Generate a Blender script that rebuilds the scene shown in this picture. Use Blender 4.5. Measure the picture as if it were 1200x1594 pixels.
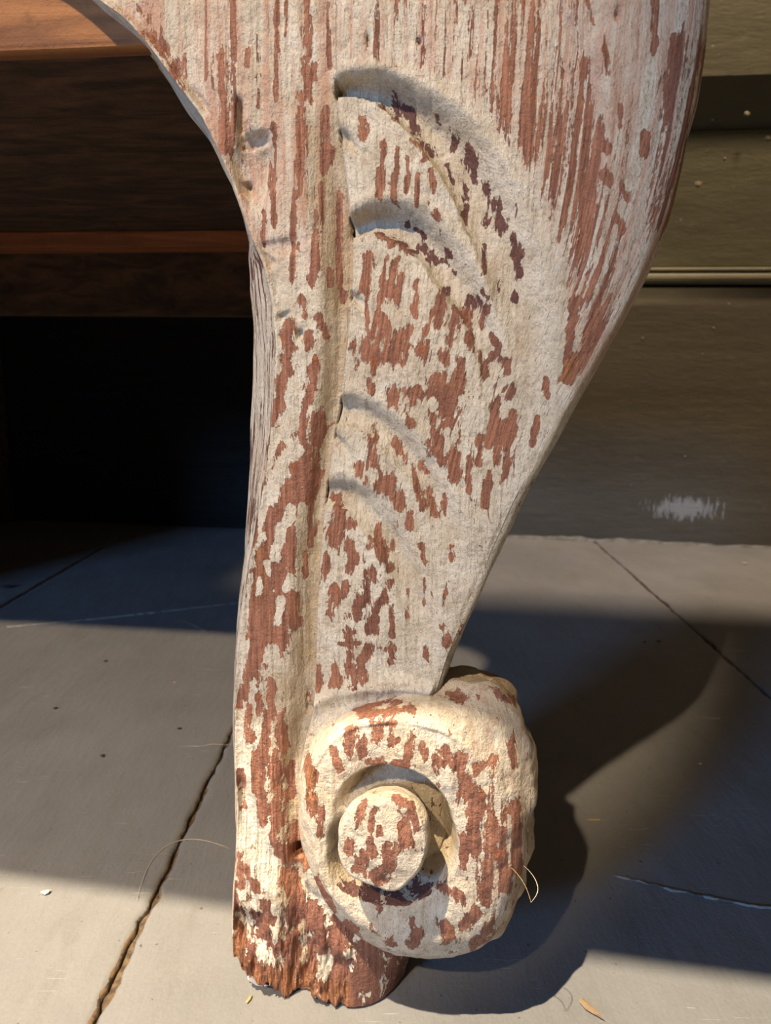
import bpy, bmesh, math, random
import numpy as np
from mathutils import Matrix, Vector

random.seed(7)
rng = np.random.default_rng(11)
for o in list(bpy.data.objects):
    bpy.data.objects.remove(o)
scn = bpy.context.scene
COL = scn.collection

# ------------------------------------------------------------------ camera
FPX, CAMH, PITCH, ROLL = 1150.0, 0.22, 10.8, 0.8
_p, _r = math.radians(PITCH), math.radians(ROLL)
FW = np.array([0, math.cos(_p), -math.sin(_p)])
_U = np.array([0, math.sin(_p), math.cos(_p)])
_X = np.array([1.0, 0, 0])
RX = math.cos(_r) * _X + math.sin(_r) * _U
UP = -math.sin(_r) * _X + math.cos(_r) * _U
CAMP = np.array([0, 0, CAMH])
cd = bpy.data.cameras.new('camera')
cam = bpy.data.objects.new('camera', cd)
COL.objects.link(cam)
m = Matrix.Identity(4)
for i in range(3):
    m[i][0], m[i][1], m[i][2], m[i][3] = RX[i], UP[i], -FW[i], CAMP[i]
cam.matrix_world = m
cd.sensor_fit = 'VERTICAL'
cd.sensor_height = 36.0
cd.lens = FPX / 1594.0 * 36.0
cd.clip_start = 0.01
cd.dof.use_dof = True
cd.dof.focus_distance = 0.245
cd.dof.aperture_fstop = 22.0
scn.camera = cam

# ------------------------------------------------------------------ world and lights
scn.view_settings.view_transform = 'Standard'
scn.view_settings.look = 'None'
scn.view_settings.gamma = 1.0
scn.view_settings.exposure = 0.08
w = bpy.data.worlds.new('room_air')
scn.world = w
w.use_nodes = True
w.node_tree.nodes['Background'].inputs[0].default_value = (1.0, 0.80, 0.62, 1)
w.node_tree.nodes['Background'].inputs[1].default_value = 0.08


def aim(o, tgt):
    o.rotation_euler = (Vector(tgt) - o.location).to_track_quat('-Z', 'Y').to_euler()


def spot(name, loc, tgt, power, col, radius, cone, blend):
    l = bpy.data.lights.new(name, 'SPOT')
    l.energy, l.color, l.shadow_soft_size = power, col, radius
    l.spot_size, l.spot_blend = math.radians(cone), blend
    o = bpy.data.objects.new(name, l)
    COL.objects.link(o)
    o.location = loc
    aim(o, tgt)
    return o


def area(name, loc, tgt, power, col, sx, sy):
    l = bpy.data.lights.new(name, 'AREA')
    l.shape = 'RECTANGLE'
    l.energy, l.color, l.size, l.size_y = power, col, sx, sy
    o = bpy.data.objects.new(name, l)
    COL.objects.link(o)
    o.location = loc
    aim(o, tgt)
    return o


# warm reading lamp in front on the left, bright ceiling spot, cool window, dim lamp on the right
spot('floor_lamp_light', (-0.87, -1.50, 2.0), (-0.14, 0.66, 0.0), 405, (1.0, 0.78, 0.51), 0.035, 15.6, 0.2)
spot('ceiling_spot_light', (-0.66, -0.52, 2.25), (0.0, 0.25, 0.0), 700, (1.0, 0.84, 0.59), 0.012, 40, 0.3)
area('window_light', (-2.05, -2.25, 1.02), (0.05, 0.35, 0.10), 66, (0.25, 0.52, 1.0), 0.40, 0.40)
spot('wall_lamp_light', (0.45, 0.55, 1.75), (0.42, 0.93, 0.2), 140, (1.0, 0.78, 0.55), 0.08, 60, 0.6)

# ------------------------------------------------------------------ measuring helpers
def ray(px, py):
    px, py = np.asarray(px, float), np.asarray(py, float)
    return FW + RX * ((px - 600) / FPX)[..., None] - UP * ((py - 797) / FPX)[..., None]


def floor_pt(px, py, z=0.0):
    d = ray(px, py)
    t = (z - CAMH) / d[..., 2]
    return CAMP + d * t[..., None]


# frame of the bench: u along it, d away from its front, z up
TH = math.radians(-7.0)
TU = np.array([math.cos(TH), math.sin(TH), 0])
TD = np.array([-math.sin(TH), math.cos(TH), 0])
ORG = np.array([-0.010, 0.222, 0])


def plane_pt(px, py, d=0.0):
    """pixel -> (u, z) on the upright plane at depth d of the bench frame"""
    dr = ray(px, py)
    t = ((ORG + TD * d - CAMP) @ TD) / (dr @ TD)
    P = CAMP + dr * t[..., None]
    return (P - ORG) @ TU, P[..., 2]


def world(u, d, z):
    u, d, z = np.broadcast_arrays(np.asarray(u, float), np.asarray(d, float), np.asarray(z, float))
    return ORG + u[..., None] * TU + d[..., None] * TD + z[..., None] * np.array([0, 0, 1.0])


def to_px(u, z, d=0.0):
    P = world(u, d, z) - CAMP
    w_ = P @ FW
    return 600 + FPX * (P @ RX) / w_, 797 - FPX * (P @ UP) / w_


def sstep(a, b, x):
    t = np.clip((x - a) / (b - a), 0, 1)
    return t * t * (3 - 2 * t)


def _hash(i, j, k, seed):
    h = (i * 374761393 + j * 668265263 + k * 2147483647 + seed * 1274126177) & 0xffffffff
    h = ((h ^ (h >> 13)) * 1274126177) & 0xffffffff
    h = ((h ^ (h >> 15)) * 2246822519) & 0xffffffff
    return ((h ^ (h >> 16)) & 0xffffff) / float(0xffffff)


def vnoise(x, y, z=0.0, seed=0):
    x, y, z = np.broadcast_arrays(np.asarray(x, float), np.asarray(y, float), np.asarray(z, float))
    i, j, k = np.floor(x).astype(np.int64), np.floor(y).astype(np.int64), np.floor(z).astype(np.int64)
    fx, fy, fz = x - i, y - j, z - k
    fx, fy, fz = [f * f * (3 - 2 * f) for f in (fx, fy, fz)]
    r = 0
    for a in (0, 1):
        for b in (0, 1):
            for c in (0, 1):
                wt = (fx if a else 1 - fx) * (fy if b else 1 - fy) * (fz if c else 1 - fz)
                r = r + wt * _hash(i + a, j + b, k + c, seed)
    return r * 2 - 1


def fbm(x, y, z=0.0, seed=0, octv=3):
    r, a = 0, 1.0
    for o in range(octv):
        r = r + a * vnoise(x * 2 ** o, y * 2 ** o, np.asarray(z) * 2 ** o, seed + o)
        a *= 0.5
    return r


# ------------------------------------------------------------------ object helpers
def obj(name, me, mat=None, parent=None, label=None, cat=None, group=None, kind=None):
    o = bpy.data.objects.new(name, me)
    COL.objects.link(o)
    if mat is not None and me is not None and len(me.materials) == 0:
        me.materials.append(mat)
    if parent is not None:
        o.parent = parent
    for k, v in (('label', label), ('category', cat), ('group', group), ('kind', kind)):
        if v:
            o[k] = v
    return o


def mesh(name, V, F, smooth=True):
    me = bpy.data.meshes.new(name)
    me.from_pydata([tuple(v) for v in np.asarray(V).tolist()], [], F)
    me.validate()
    if smooth:
        me.polygons.foreach_set('use_smooth', [True] * len(me.polygons))
    me.update()
    return me


def grid_mesh(name, P, wrap=False):
    """P: rows x cols x 3, optional wrap of the columns"""
    r, c = P.shape[:2]
    idx = np.arange(r * c).reshape(r, c)
    nx = np.roll(idx, -1, axis=1)
    lim = c if wrap else c - 1
    q = np.stack([idx[:-1, :lim], nx[:-1, :lim], nx[1:, :lim], idx[1:, :lim]], -1).reshape(-1, 4)
    me = bpy.data.meshes.new(name)
    n = len(q)
    me.vertices.add(r * c)
    me.vertices.foreach_set('co', P.reshape(-1).astype(np.float32))
    me.loops.add(n * 4)
    me.loops.foreach_set('vertex_index', q.reshape(-1).astype(np.int32))
    me.polygons.add(n)
    me.polygons.foreach_set('loop_start', (np.arange(n) * 4).astype(np.int32))
    me.polygons.foreach_set('use_smooth', np.ones(n, dtype=bool))
    me.update(calc_edges=True)
    return me


def attr(me, name, vals):
    a = me.attributes.new(name, 'FLOAT', 'POINT')
    a.data.foreach_set('value', np.asarray(vals, np.float32).reshape(-1))


def vattr(me, name, vals):
    a = me.attributes.new(name, 'FLOAT_VECTOR', 'POINT')
    a.data.foreach_set('vector', np.asarray(vals, np.float32).reshape(-1))


def box_mesh(name, x0, x1, y0, y1, z0, z1, bev=0.002, seg=2):
    bm = bmesh.new()
    bmesh.ops.create_cube(bm, size=1)
    for v in bm.verts:
        v.co = ((x0 + x1) / 2 + v.co.x * (x1 - x0), (y0 + y1) / 2 + v.co.y * (y1 - y0), (z0 + z1) / 2 + v.co.z * (z1 - z0))
    if bev:
        bmesh.ops.bevel(bm, geom=bm.edges[:], offset=bev, segments=seg, affect='EDGES', profile=0.6)
    me = bpy.data.meshes.new(name)
    bm.to_mesh(me)
    bm.free()
    return me


# ------------------------------------------------------------------ materials
class NT:
    def __init__(s, name):
        s.m = bpy.data.materials.new(name)
        s.m.use_nodes = True
        s.t = s.m.node_tree
        s.b = s.t.nodes['Principled BSDF']

    def n(s, typ, **kw):
        nd = s.t.nodes.new(typ)
        for k, v in kw.items():
            setattr(nd, k, v)
        return nd

    def l(s, a, b):
        s.t.links.new(a, b)

    def put(s, v, sock):
        if isinstance(v, (int, float, tuple)):
            sock.default_value = v
        else:
            s.l(v, sock)

    def math(s, op, a, b=0.0, clamp=False):
        nd = s.n('ShaderNodeMath', operation=op, use_clamp=clamp)
        s.put(a, nd.inputs[0])
        s.put(b, nd.inputs[1])
        return nd.outputs[0]

    def mix(s, f, a, b):
        nd = s.n('ShaderNodeMix', data_type='RGBA')
        s.put(f, nd.inputs[0])
        s.put(a, nd.inputs[6])
        s.put(b, nd.inputs[7])
        return nd.outputs[2]

    def fmix(s, f, a, b):
        nd = s.n('ShaderNodeMix', data_type='FLOAT')
        s.put(f, nd.inputs[0])
        s.put(a, nd.inputs[2])
        s.put(b, nd.inputs[3])
        return nd.outputs[0]

    def ramp(s, v, lo, hi):
        nd = s.n('ShaderNodeMapRange', interpolation_type='SMOOTHSTEP')
        s.put(v, nd.inputs[0])
        nd.inputs[1].default_value, nd.inputs[2].default_value = lo, hi
        return nd.outputs[0]

    def noise(s, vec, scale, detail=4, rough=0.6, stretch=None, dist=0.0):
        if stretch:
            mp = s.n('ShaderNodeMapping')
            s.l(vec, mp.inputs[0])
            mp.inputs['Scale'].default_value = stretch
            vec = mp.outputs[0]
        nd = s.n('ShaderNodeTexNoise')
        s.l(vec, nd.inputs['Vector'])
        nd.inputs['Scale'].default_value = scale
        nd.inputs['Detail'].default_value = detail
        nd.inputs['Roughness'].default_value = rough
        nd.inputs['Distortion'].default_value = dist
        return nd.outputs[0]

    def bump(s, h, dist, strength=1.0, prev=None):
        nd = s.n('ShaderNodeBump')
        nd.inputs['Strength'].default_value = strength
        nd.inputs['Distance'].default_value = dist
        s.l(h, nd.inputs['Height'])
        if prev is not None:
            s.l(prev, nd.inputs['Normal'])
        return nd.outputs[0]

    def at(s, name):
        nd = s.n('ShaderNodeAttribute', attribute_name=name)
        return nd

    def obj(s):
        return s.n('ShaderNodeTexCoord').outputs['Object']


def rgb(r, g, b):
    f = lambda c: (c / 255 / 12.92) if c / 255 <= 0.04045 else ((c / 255 + 0.055) / 1.055) ** 2.4
    return (f(r), f(g), f(b), 1)


def paint_wood():
    """off-white paint flaking from red-brown wood; where it is gone comes from the mesh's wear field"""
    k = NT('flaking_paint_on_wood')
    g = k.at('grain').outputs['Vector']
    o = k.obj()
    wear, streak, tan, dark, bare = [k.at(a).outputs['Fac'] for a in ('wear', 'streak', 'tan', 'dark', 'bare')]
    blotch = k.noise(g, 1.0, 6, 0.62, (210, 210, 105), 0.8)
    strk = k.noise(g, 1.0, 5, 0.60, (420, 420, 16), 0.25)
    nz = k.fmix(streak, blotch, strk)
    fine = k.noise(g, 1.0, 3, 0.6, (1500, 1500, 520))
    t = k.math('ADD', wear, k.math('MULTIPLY', k.math('SUBTRACT', nz, 0.5), 1.8))
    t = k.math('ADD', t, k.math('MULTIPLY', k.math('SUBTRACT', fine, 0.5), 0.5))
    gone = k.ramp(t, 0.485, 0.525)
    edge = k.math('SUBTRACT', k.ramp(t, 0.43, 0.50), gone, True)
    # wood
    gr = k.noise(g, 1.0, 5, 0.65, (900, 900, 28), 0.4)
    wv = k.noise(o, 60, 4, 0.6)
    wood = k.mix(k.ramp(gr, 0.3, 0.72), rgb(112, 72, 57), rgb(170, 117, 91))
    wood = k.mix(k.math('MULTIPLY', k.ramp(wv, 0.5, 0.75), 0.6), wood, rgb(112, 70, 58))
    wood = k.mix(k.ramp(k.noise(o, 150, 3, 0.6), 0.62, 0.72), wood, rgb(150, 84, 48))
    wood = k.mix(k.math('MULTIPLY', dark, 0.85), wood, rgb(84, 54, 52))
    wood = k.mix(bare, wood, k.mix(k.ramp(gr, 0.35, 0.65), rgb(92, 58, 40), rgb(172, 114, 72)))
    # paint
    pv = k.noise(o, 90, 5, 0.65)
    pf = k.noise(o, 700, 3, 0.6)
    paint = k.mix(k.ramp(pv, 0.35, 0.7), rgb(212, 203, 188), rgb(190, 178, 158))
    paint = k.mix(k.math('MULTIPLY', k.ramp(pf, 0.55, 0.75), 0.35), paint, rgb(150, 132, 110))
    stain = k.math('MULTIPLY', k.ramp(k.noise(o, 38, 5, 0.65), 0.46, 0.72), 0.55)
    paint = k.mix(stain, paint, rgb(176, 154, 128))
    pit = k.math('MULTIPLY', k.ramp(k.noise(o, 330, 5, 0.72), 0.47, 0.33), 0.5)
    paint = k.mix(pit, paint, rgb(142, 118, 98))
    wash = k.math('MULTIPLY', k.math('MULTIPLY', k.ramp(k.noise(g, 1.0, 5, 0.6, (300, 300, 14), 0.3), 0.38, 0.66), k.math('MULTIPLY', streak, k.math('SUBTRACT', 1.0, dark))), 0.85)
    paint = k.mix(wash, paint, rgb(182, 138, 116))
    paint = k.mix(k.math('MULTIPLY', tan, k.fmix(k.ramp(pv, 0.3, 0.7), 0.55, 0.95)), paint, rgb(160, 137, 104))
    paint = k.mix(k.math('MULTIPLY', edge, 0.35), paint, rgb(226, 216, 196))
    cr = k.noise(g, 1.0, 6, 0.7, (300, 300, 90), 1.2)
    crack = k.math('MULTIPLY', k.ramp(k.math('ABSOLUTE', k.math('SUBTRACT', cr, 0.5)), 0.010, 0.0), 0.4)
    paint = k.mix(crack, paint, rgb(120, 96, 76))
    col = k.mix(gone, paint, wood)
    k.l(col, k.b.inputs['Base Color'])
    k.l(k.fmix(gone, 0.62, 0.55), k.b.inputs['Roughness'])
    k.b.inputs['Specular IOR Level'].default_value = 0.35
    h = k.math('SUBTRACT', 1.0, gone)
    n1 = k.bump(h, 0.0005, 1.0)
    n2 = k.bump(k.noise(g, 1.0, 5, 0.7, (520, 520, 110)), 0.0016, 0.8, n1)
    n3 = k.bump(k.noise(o, 330, 5, 0.72), 0.0018, 0.8, n2)
    k.l(n3, k.b.inputs['Normal'])
    return k.m


def floor_mat():
    k = NT('grey_floor_paint')
    o = k.obj()
    a = k.noise(o, 9, 5, 0.6)
    b = k.noise(o, 70, 5, 0.65, (1, 0.35, 1))
    c = k.noise(o, 900, 2, 0.5)
    col = k.mix(k.ramp(a, 0.3, 0.7), rgb(112, 111, 112), rgb(124, 123, 124))
    col = k.mix(k.math('MULTIPLY', k.ramp(b, 0.5, 0.8), 0.5), col, rgb(100, 96, 92))
    col = k.mix(k.math('MULTIPLY', k.ramp(c, 0.35, 0.75), 0.12), col, rgb(150, 146, 140))
    sp = k.noise(o, 330, 2, 0.4)
    col = k.mix(k.math('MULTIPLY', k.ramp(sp, 0.735, 0.755), 0.7), col, rgb(74, 56, 46))
    s1 = k.noise(o, 1, 3, 0.5, (50, 900, 1), 0.5)
    sm = k.noise(o, 22, 3, 0.5)
    scr = k.math('MULTIPLY', k.ramp(s1, 0.64, 0.70), k.ramp(sm, 0.52, 0.62))
    col = k.mix(k.math('MULTIPLY', scr, 0.7), col, rgb(170, 168, 165))
    e = k.at('edge').outputs['Fac']
    en = k.noise(o, 260, 5, 0.7)
    worn = k.ramp(k.math('ADD', e, k.math('MULTIPLY', k.math('SUBTRACT', en, 0.5), 0.9)), 0.60, 0.70)
    col = k.mix(worn, col, k.mix(k.ramp(en, 0.4, 0.6), rgb(62, 50, 40), rgb(116, 94, 72)))
    k.l(col, k.b.inputs['Base Color'])
    k.l(k.fmix(worn, 0.5, 0.9), k.b.inputs['Roughness'])
    k.b.inputs['Specular IOR Level'].default_value = 0.35
    n1 = k.bump(k.noise(o, 60, 5, 0.6, (1, 0.3, 1)), 0.0022, 0.5)
    n2 = k.bump(k.noise(o, 700, 3, 0.6), 0.0003, 0.5, n1)
    n3 = k.bump(scr, 0.0004, 0.5, n2)
    k.l(n3, k.b.inputs['Normal'])
    return k.m


def olive_mat(name, c0, c1, scuff=None):
    k = NT(name)
    o = k.obj()
    a = k.noise(o, 7, 6, 0.65, (0.5, 1, 1.6))
    b = k.noise(o, 120, 4, 0.7, (0.35, 1, 1))
    col = k.mix(k.ramp(a, 0.3, 0.7), c0, c1)
    col = k.mix(k.math('MULTIPLY', k.ramp(b, 0.55, 0.8), 0.45), col, rgb(124, 114, 92))
    sp = k.noise(o, 160, 1, 0.4)
    col = k.mix(k.math('MULTIPLY', k.ramp(sp, 0.775, 0.79), 0.6), col, rgb(170, 160, 140))
    if scuff:
        mp = k.n('ShaderNodeMapping')
        k.l(o, mp.inputs[0])
        cx, cz, rx, rz = scuff
        mp.inputs['Location'].default_value = (-cx / rx, 0, -cz / rz)
        mp.inputs['Scale'].default_value = (1 / rx, 0, 1 / rz)
        ln = k.n('ShaderNodeVectorMath', operation='LENGTH')
        k.l(mp.outputs[0], ln.inputs[0])
        st = k.noise(o, 1, 4, 0.7, (330, 1, 40), 0.4)
        t = k.math('ADD', k.math('SUBTRACT', 1.0, ln.outputs['Value']), k.math('MULTIPLY', k.math('SUBTRACT', st, 0.5), 2.4))
        f = k.math('MULTIPLY', k.ramp(t, 0.45, 0.62), k.ramp(ln.outputs['Value'], 1.25, 0.9))
        col = k.mix(k.math('MULTIPLY', f, 0.8), col, rgb(168, 162, 152))
    k.l(col, k.b.inputs['Base Color'])
    k.b.inputs['Roughness'].default_value = 0.55
    k.b.inputs['Specular IOR Level'].default_value = 0.3
    n1 = k.bump(k.noise(o, 90, 5, 0.65, (0.3, 1, 1)), 0.002, 0.5)
    k.l(n1, k.b.inputs['Normal'])
    return k.m


def timber(name, c0, c1, rough=0.7, stretch=(9, 130, 130), knots=False):
    k = NT(name)
    o = k.obj()
    g = k.noise(o, 1, 6, 0.62, stretch, 0.8)
    col = k.mix(k.ramp(g, 0.32, 0.7), c0, c1)
    d = k.noise(o, 38, 6, 0.75)
    col = k.mix(k.math('MULTIPLY', k.ramp(d, 0.52, 0.75), 0.6), col, tuple(v * 0.45 for v in c0[:3]) + (1,))
    f = k.noise(o, 300, 3, 0.6, (0.4, 1, 1))
    col = k.mix(k.math('MULTIPLY', k.ramp(f, 0.62, 0.75), 0.35), col, c1)
    if knots:
        v = k.n('ShaderNodeVectorMath', operation='DISTANCE')
        mp = k.n('ShaderNodeMapping')
        k.l(o, mp.inputs[0])
        mp.inputs['Scale'].default_value = (0.55, 0.0, 1.0)
        k.l(mp.outputs[0], v.inputs[0])
        v.inputs[1].default_value = (knots[0] * 0.55, 0, knots[1])
        t = k.math('ADD', v.outputs['Value'], k.math('MULTIPLY', k.math('SUBTRACT', d, 0.5), 0.003))
        col = k.mix(k.ramp(t, 0.0042, 0.0022), col, rgb(34, 20, 14))
    k.l(col, k.b.inputs['Base Color'])
    k.b.inputs['Roughness'].default_value = rough
    k.b.inputs['Specular IOR Level'].default_value = 0.25
    n1 = k.bump(g, 0.002, 0.4)
    n2 = k.bump(d, 0.003, 0.5, n1)
    k.l(n2, k.b.inputs['Normal'])
    return k.m


def plain(name, c, rough=0.7, c2=None, scale=200):
    k = NT(name)
    n = k.noise(k.obj(), scale, 3, 0.6)
    k.l(k.mix(k.ramp(n, 0.35, 0.7), c, c2 or tuple(v * 0.7 for v in c[:3]) + (1,)), k.b.inputs['Base Color'])
    k.b.inputs['Roughness'].default_value = rough
    k.l(k.bump(n, 0.0004, 0.4), k.b.inputs['Normal'])
    return k.m


M_LEG = paint_wood()
M_FLOOR = floor_mat()
M_SUB = plain('dark_joint_dirt', rgb(62, 50, 40), 0.95, rgb(108, 90, 70), 300)
M_RAIL = timber('bare_brown_timber', rgb(102, 65, 40), rgb(150, 101, 62), stretch=(7, 150, 150), knots=(-0.113, 0.338))
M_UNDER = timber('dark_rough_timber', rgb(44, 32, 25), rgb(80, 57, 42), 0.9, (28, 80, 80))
M_SHADE = timber('painted_shade_black', rgb(20, 18, 17), rgb(30, 27, 25), 0.9)  # near-black colour that paints the wall shade under the stand
M_BACK = timber('brown_back_timber', rgb(112, 64, 38), rgb(146, 88, 54), 0.7)
M_LIGHT = plain('white_paint_chip', rgb(206, 200, 188), 0.6)
M_STRAW = plain('straw', rgb(190, 156, 100), 0.6)
M_HAIR = plain('pale_hair', rgb(206, 188, 160), 0.4)
M_DARK = plain('dark_crumb', rgb(60, 44, 36), 0.9)
M_SPL2 = plain('tan_splinter', rgb(140, 116, 88), 0.8)
M_SPL = plain('orange_splinter', rgb(170, 100, 54), 0.8)

# ------------------------------------------------------------------ floor of wide boards
BD = math.radians(1.2)                                    # boards run almost straight away
BDIR = np.array([math.sin(BD), math.cos(BD)])
BSIDE = np.array([math.cos(BD), -math.sin(BD)])
J = [-0.93, -0.655, None, None, None, 0.555, 0.86]
for i, p in zip((2, 3, 4), ((90, 892), (252, 1367), (1065, 965))):
    P = floor_pt(*p)[:2]
    J[i] = float(P @ BSIDE)
floor = obj('floor', box_mesh('floor', -1.1, 1.1, -0.75, 1.35, -0.05, -0.0032, 0), M_SUB, kind='structure')


def floor_board(s0, s1, k):
    gap = 0.0009
    s0, s1 = s0 + gap, s1 - gap
    L = np.concatenate([np.linspace(-0.7, 0.10, 30), np.linspace(0.104, 0.75, 230), np.linspace(0.755, 1.30, 70)])
    e = np.array([0, .0006, .0014, .003, .006, .010, .016])
    mid = np.linspace(0.024, (s1 - s0) - 0.024, 40)
    S = np.concatenate([e, mid, (s1 - s0) - e[::-1]])
    zz = -np.maximum(0, .0016 - np.minimum(S, (s1 - s0) - S)) * 0.8
    LL, SS = np.meshgrid(L, S + s0, indexing='ij')
    ed = np.minimum(SS - s0, s1 - SS)
    rag = (0.0009 * fbm(LL * 160, SS * 0 + k * 7, 0, 3) + 0.0006 * vnoise(LL * 40, SS * 0 + k, 0, 9))
    side = np.where(SS - s0 < s1 - SS, 1, -1)
    SS2 = SS + side * np.clip(rag, -0.0008, 0.0016) * sstep(0.006, 0.0, ed)
    Z = zz[None, :] + 0.00025 * fbm(LL * 22, SS * 40, 0, 21 + k) * sstep(0, 0.01, ed) + 0 * LL
    top = LL[..., None] * np.append(BDIR, 0) + SS2[..., None] * np.append(BSIDE, 0)
    top[..., 2] = Z - Z.max()
    lo = top.copy()
    lo[..., 2] = -0.0125
    P = np.concatenate([lo[:, :1], top, lo[:, -1:]], axis=1)
    me = grid_mesh('floorboard', P)
    ew = sstep(0.0032, 0.0, ed) * (0.66 + 0.25 * vnoise(LL * 14, SS * 0 + k * 3, 0, 5))
    attr(me, 'edge', np.concatenate([np.ones((len(L), 1)), ew, np.ones((len(L), 1))], 1))
    me.flip_normals()
    return obj('floorboard', me, M_FLOOR, floor)


for i in range(6):
    floor_board(J[i], J[i + 1], i)


def ridge(pts, w, h, name, mat, parent, jit=0.0005, skip=0.0, seed=0, **kw):
    """thin lifted line of paint lying on the floor along px points"""
    P = floor_pt(np.array([p[0] for p in pts], float), np.array([p[1] for p in pts], float))
    seg = np.r_[0, np.cumsum(np.linalg.norm(np.diff(P[:, :2], axis=0), axis=1))]
    t = np.linspace(0, seg[-1], int(seg[-1] / 0.0012) + 3)
    X, Y = np.interp(t, seg, P[:, 0]), np.interp(t, seg, P[:, 1])
    X = X + jit * fbm(t * 400, 0 * t + seed, 0, 4)
    Y = Y + jit * fbm(t * 400, 0 * t + 5 + seed, 0, 8)
    dx, dy = np.gradient(X), np.gradient(Y)
    ln = np.hypot(dx, dy) + 1e-9
    nx, ny = -dy / ln, dx / ln
    ww = w * np.clip(0.45 + 1.1 * vnoise(t * 250, 0 * t + seed, 0, 2), skip, 1.6) * sstep(0, 0.006, t) * sstep(0, 0.006, seg[-1] - t)
    rows = []
    for a, b in ((-1, -0.0009), (-0.5, h), (0.5, h * 0.7), (1, -0.0009)):
        rows.append(np.stack([X + nx * ww * a, Y + ny * ww * a, np.full_like(X, b)], -1))
    me = grid_mesh(name, np.stack(rows, 1))
    return obj(name, me, mat, parent, **kw)


M_RIDGE = plain('pale_lifted_floor_paint', rgb(150, 147, 142), 0.55)
ridge([(0, 976), (120, 966), (240, 953), (372, 938)], 0.0008, 0.0003, 'paint_ridge', M_RIDGE, floor, seed=1)
ridge([(955, 1362), (1010, 1376), (1080, 1392), (1140, 1404), (1230, 1418)], 0.0008, 0.0004, 'paint_ridge', M_RIDGE, floor, skip=0.0, seed=2)
ridge([(1080, 1115), (1122, 1118)], 0.0006, 0.0003, 'paint_ridge', M_RIDGE, floor, seed=4)
ridge([(912, 1206), (930, 1190)], 0.0005, 0.0003, 'paint_ridge', M_RIDGE, floor, seed=5)

# ------------------------------------------------------------------ panelled wall at the back
WA, WB = floor_pt(90, 808), floor_pt(1200, 853)
WT = (WB - WA) / np.linalg.norm(WB - WA)
WANG = math.atan2(WT[1], WT[0])
WN = np.array([math.sin(WANG), -math.cos(WANG), 0])           # towards the room


def wall_z(px, py, off=0.0):
    d = ray(px, py)
    t = ((WA + WN * off - CAMP) @ WN) / (d @ WN)
    P = CAMP + d * t
    return float((P - WA) @ WT), float(P[2])


def on_wall(name, me, mat, parent=None, **kw):
    o = obj(name, me, mat, parent, **kw)
    if parent is None:
        o.matrix_world = Matrix.Translation(Vector(WA)) @ Matrix.Rotation(WANG, 4, 'Z')
    return o


zb = wall_z(1100, 444)[1]
zt0 = wall_z(1100, 414, 0.006)[1]
z2 = wall_z(1140, 200)[1]
z3 = wall_z(1140, 117, 0.016)[1]
sc = wall_z(1065, 792)
M_OLV = olive_mat('olive_wall_paint', rgb(84, 79, 60), rgb(96, 90, 68))
M_BASE = olive_mat('olive_baseboard_paint', rgb(84, 76, 62), rgb(98, 89, 72), (sc[0], sc[1], 0.075, 0.026))
wall = on_wall('wall_back', box_mesh('wall_back', -0.75, 1.75, 0.022, 0.06, 0, 1.0, 0), M_OLV, kind='structure')
bb = on_wall('baseboard_back', box_mesh('baseboard_back', -0.75, 1.75, 0.0, 0.0215, 0.0, zb - 0.0025, 0.0015), M_BASE, kind='structure')


def profile_strip(name, prof, x0, x1):
    V, F = [], []
    n = len(prof)
    for x in (x0, x1):
        V += [(x, y, z) for y, z in prof]
    for i in range(n):
        j = (i + 1) % n
        F.append((i, j, n + j, n + i))
    F += [tuple(range(n)), tuple(range(2 * n - 1, n - 1, -1))]
    me = mesh(name, V, F, False)
    bm = bmesh.new(); bm.from_mesh(me)
    bmesh.ops.recalc_face_normals(bm, faces=bm.faces[:]); bm.to_mesh(me); bm.free()
    return me


h = zt0 - zb
pr = [(0.0215, zb + 0.001)]
for i in range(7):                                             # lower round bead
    a = -math.pi / 2 + math.pi * i / 6
    pr.append((-0.001 - 0.006 * math.cos(a), zb + 0.001 + h * 0.30 * (1 + math.sin(a))))
pr += [(0.001, zb + h * 0.63), (0.001, zb + h * 0.70)]
for i in range(6):                                             # small upper bead
    a = -math.pi / 2 + math.pi * i / 5
    pr.append((0.0 - 0.003 * math.cos(a), zb + h * (0.82 + 0.12 * math.sin(a))))
pr += [(0.004, zt0), (0.0215, zt0)]
on_wall('trim_1', profile_strip('trim_1', pr, -0.75, 1.75), M_OLV, kind='structure')
o_ = on_wall('wall_panel', box_mesh('wall_panel', -0.74, 1.74, 0.006, 0.0215, zt0 + 0.0006, z2, 0.001), M_OLV, wall)
# raised upper panel whose lower bevel turns down into the dark
me = profile_strip('wall_panel', [(0.0215, z2 + 0.001), (0.0135, z2 + 0.001), (-0.016, z3), (-0.016, 0.99), (0.0215, 0.99)], -0.74, 1.74)
on_wall('wall_panel', me, M_OLV, wall)


def chunk(name, size, mat, loc, rz=0, seed=0, parent=None, **kw):
    """small irregular faceted chip, resting with its underside at its origin"""
    r = np.random.default_rng(seed)
    bm = bmesh.new()
    bmesh.ops.create_icosphere(bm, subdivisions=2, radius=0.5)
    for v in bm.verts:
        q = 1 + 0.28 * r.standard_normal()
        v.co = Vector((v.co.x * size[0] * q, v.co.y * size[1] * (1 + 0.2 * r.standard_normal()), v.co.z * size[2]))
        v.co.y += 0.8 * size[1] * (v.co.x / size[0]) ** 2
    zmin = min(v.co.z for v in bm.verts)
    for v in bm.verts:
        v.co.z -= zmin
    me = bpy.data.meshes.new(name)
    bm.to_mesh(me); bm.free()
    o = obj(name, me, mat, parent, **kw)
    o.location = loc
    o.rotation_euler = (0, 0, rz)
    return o


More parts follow.
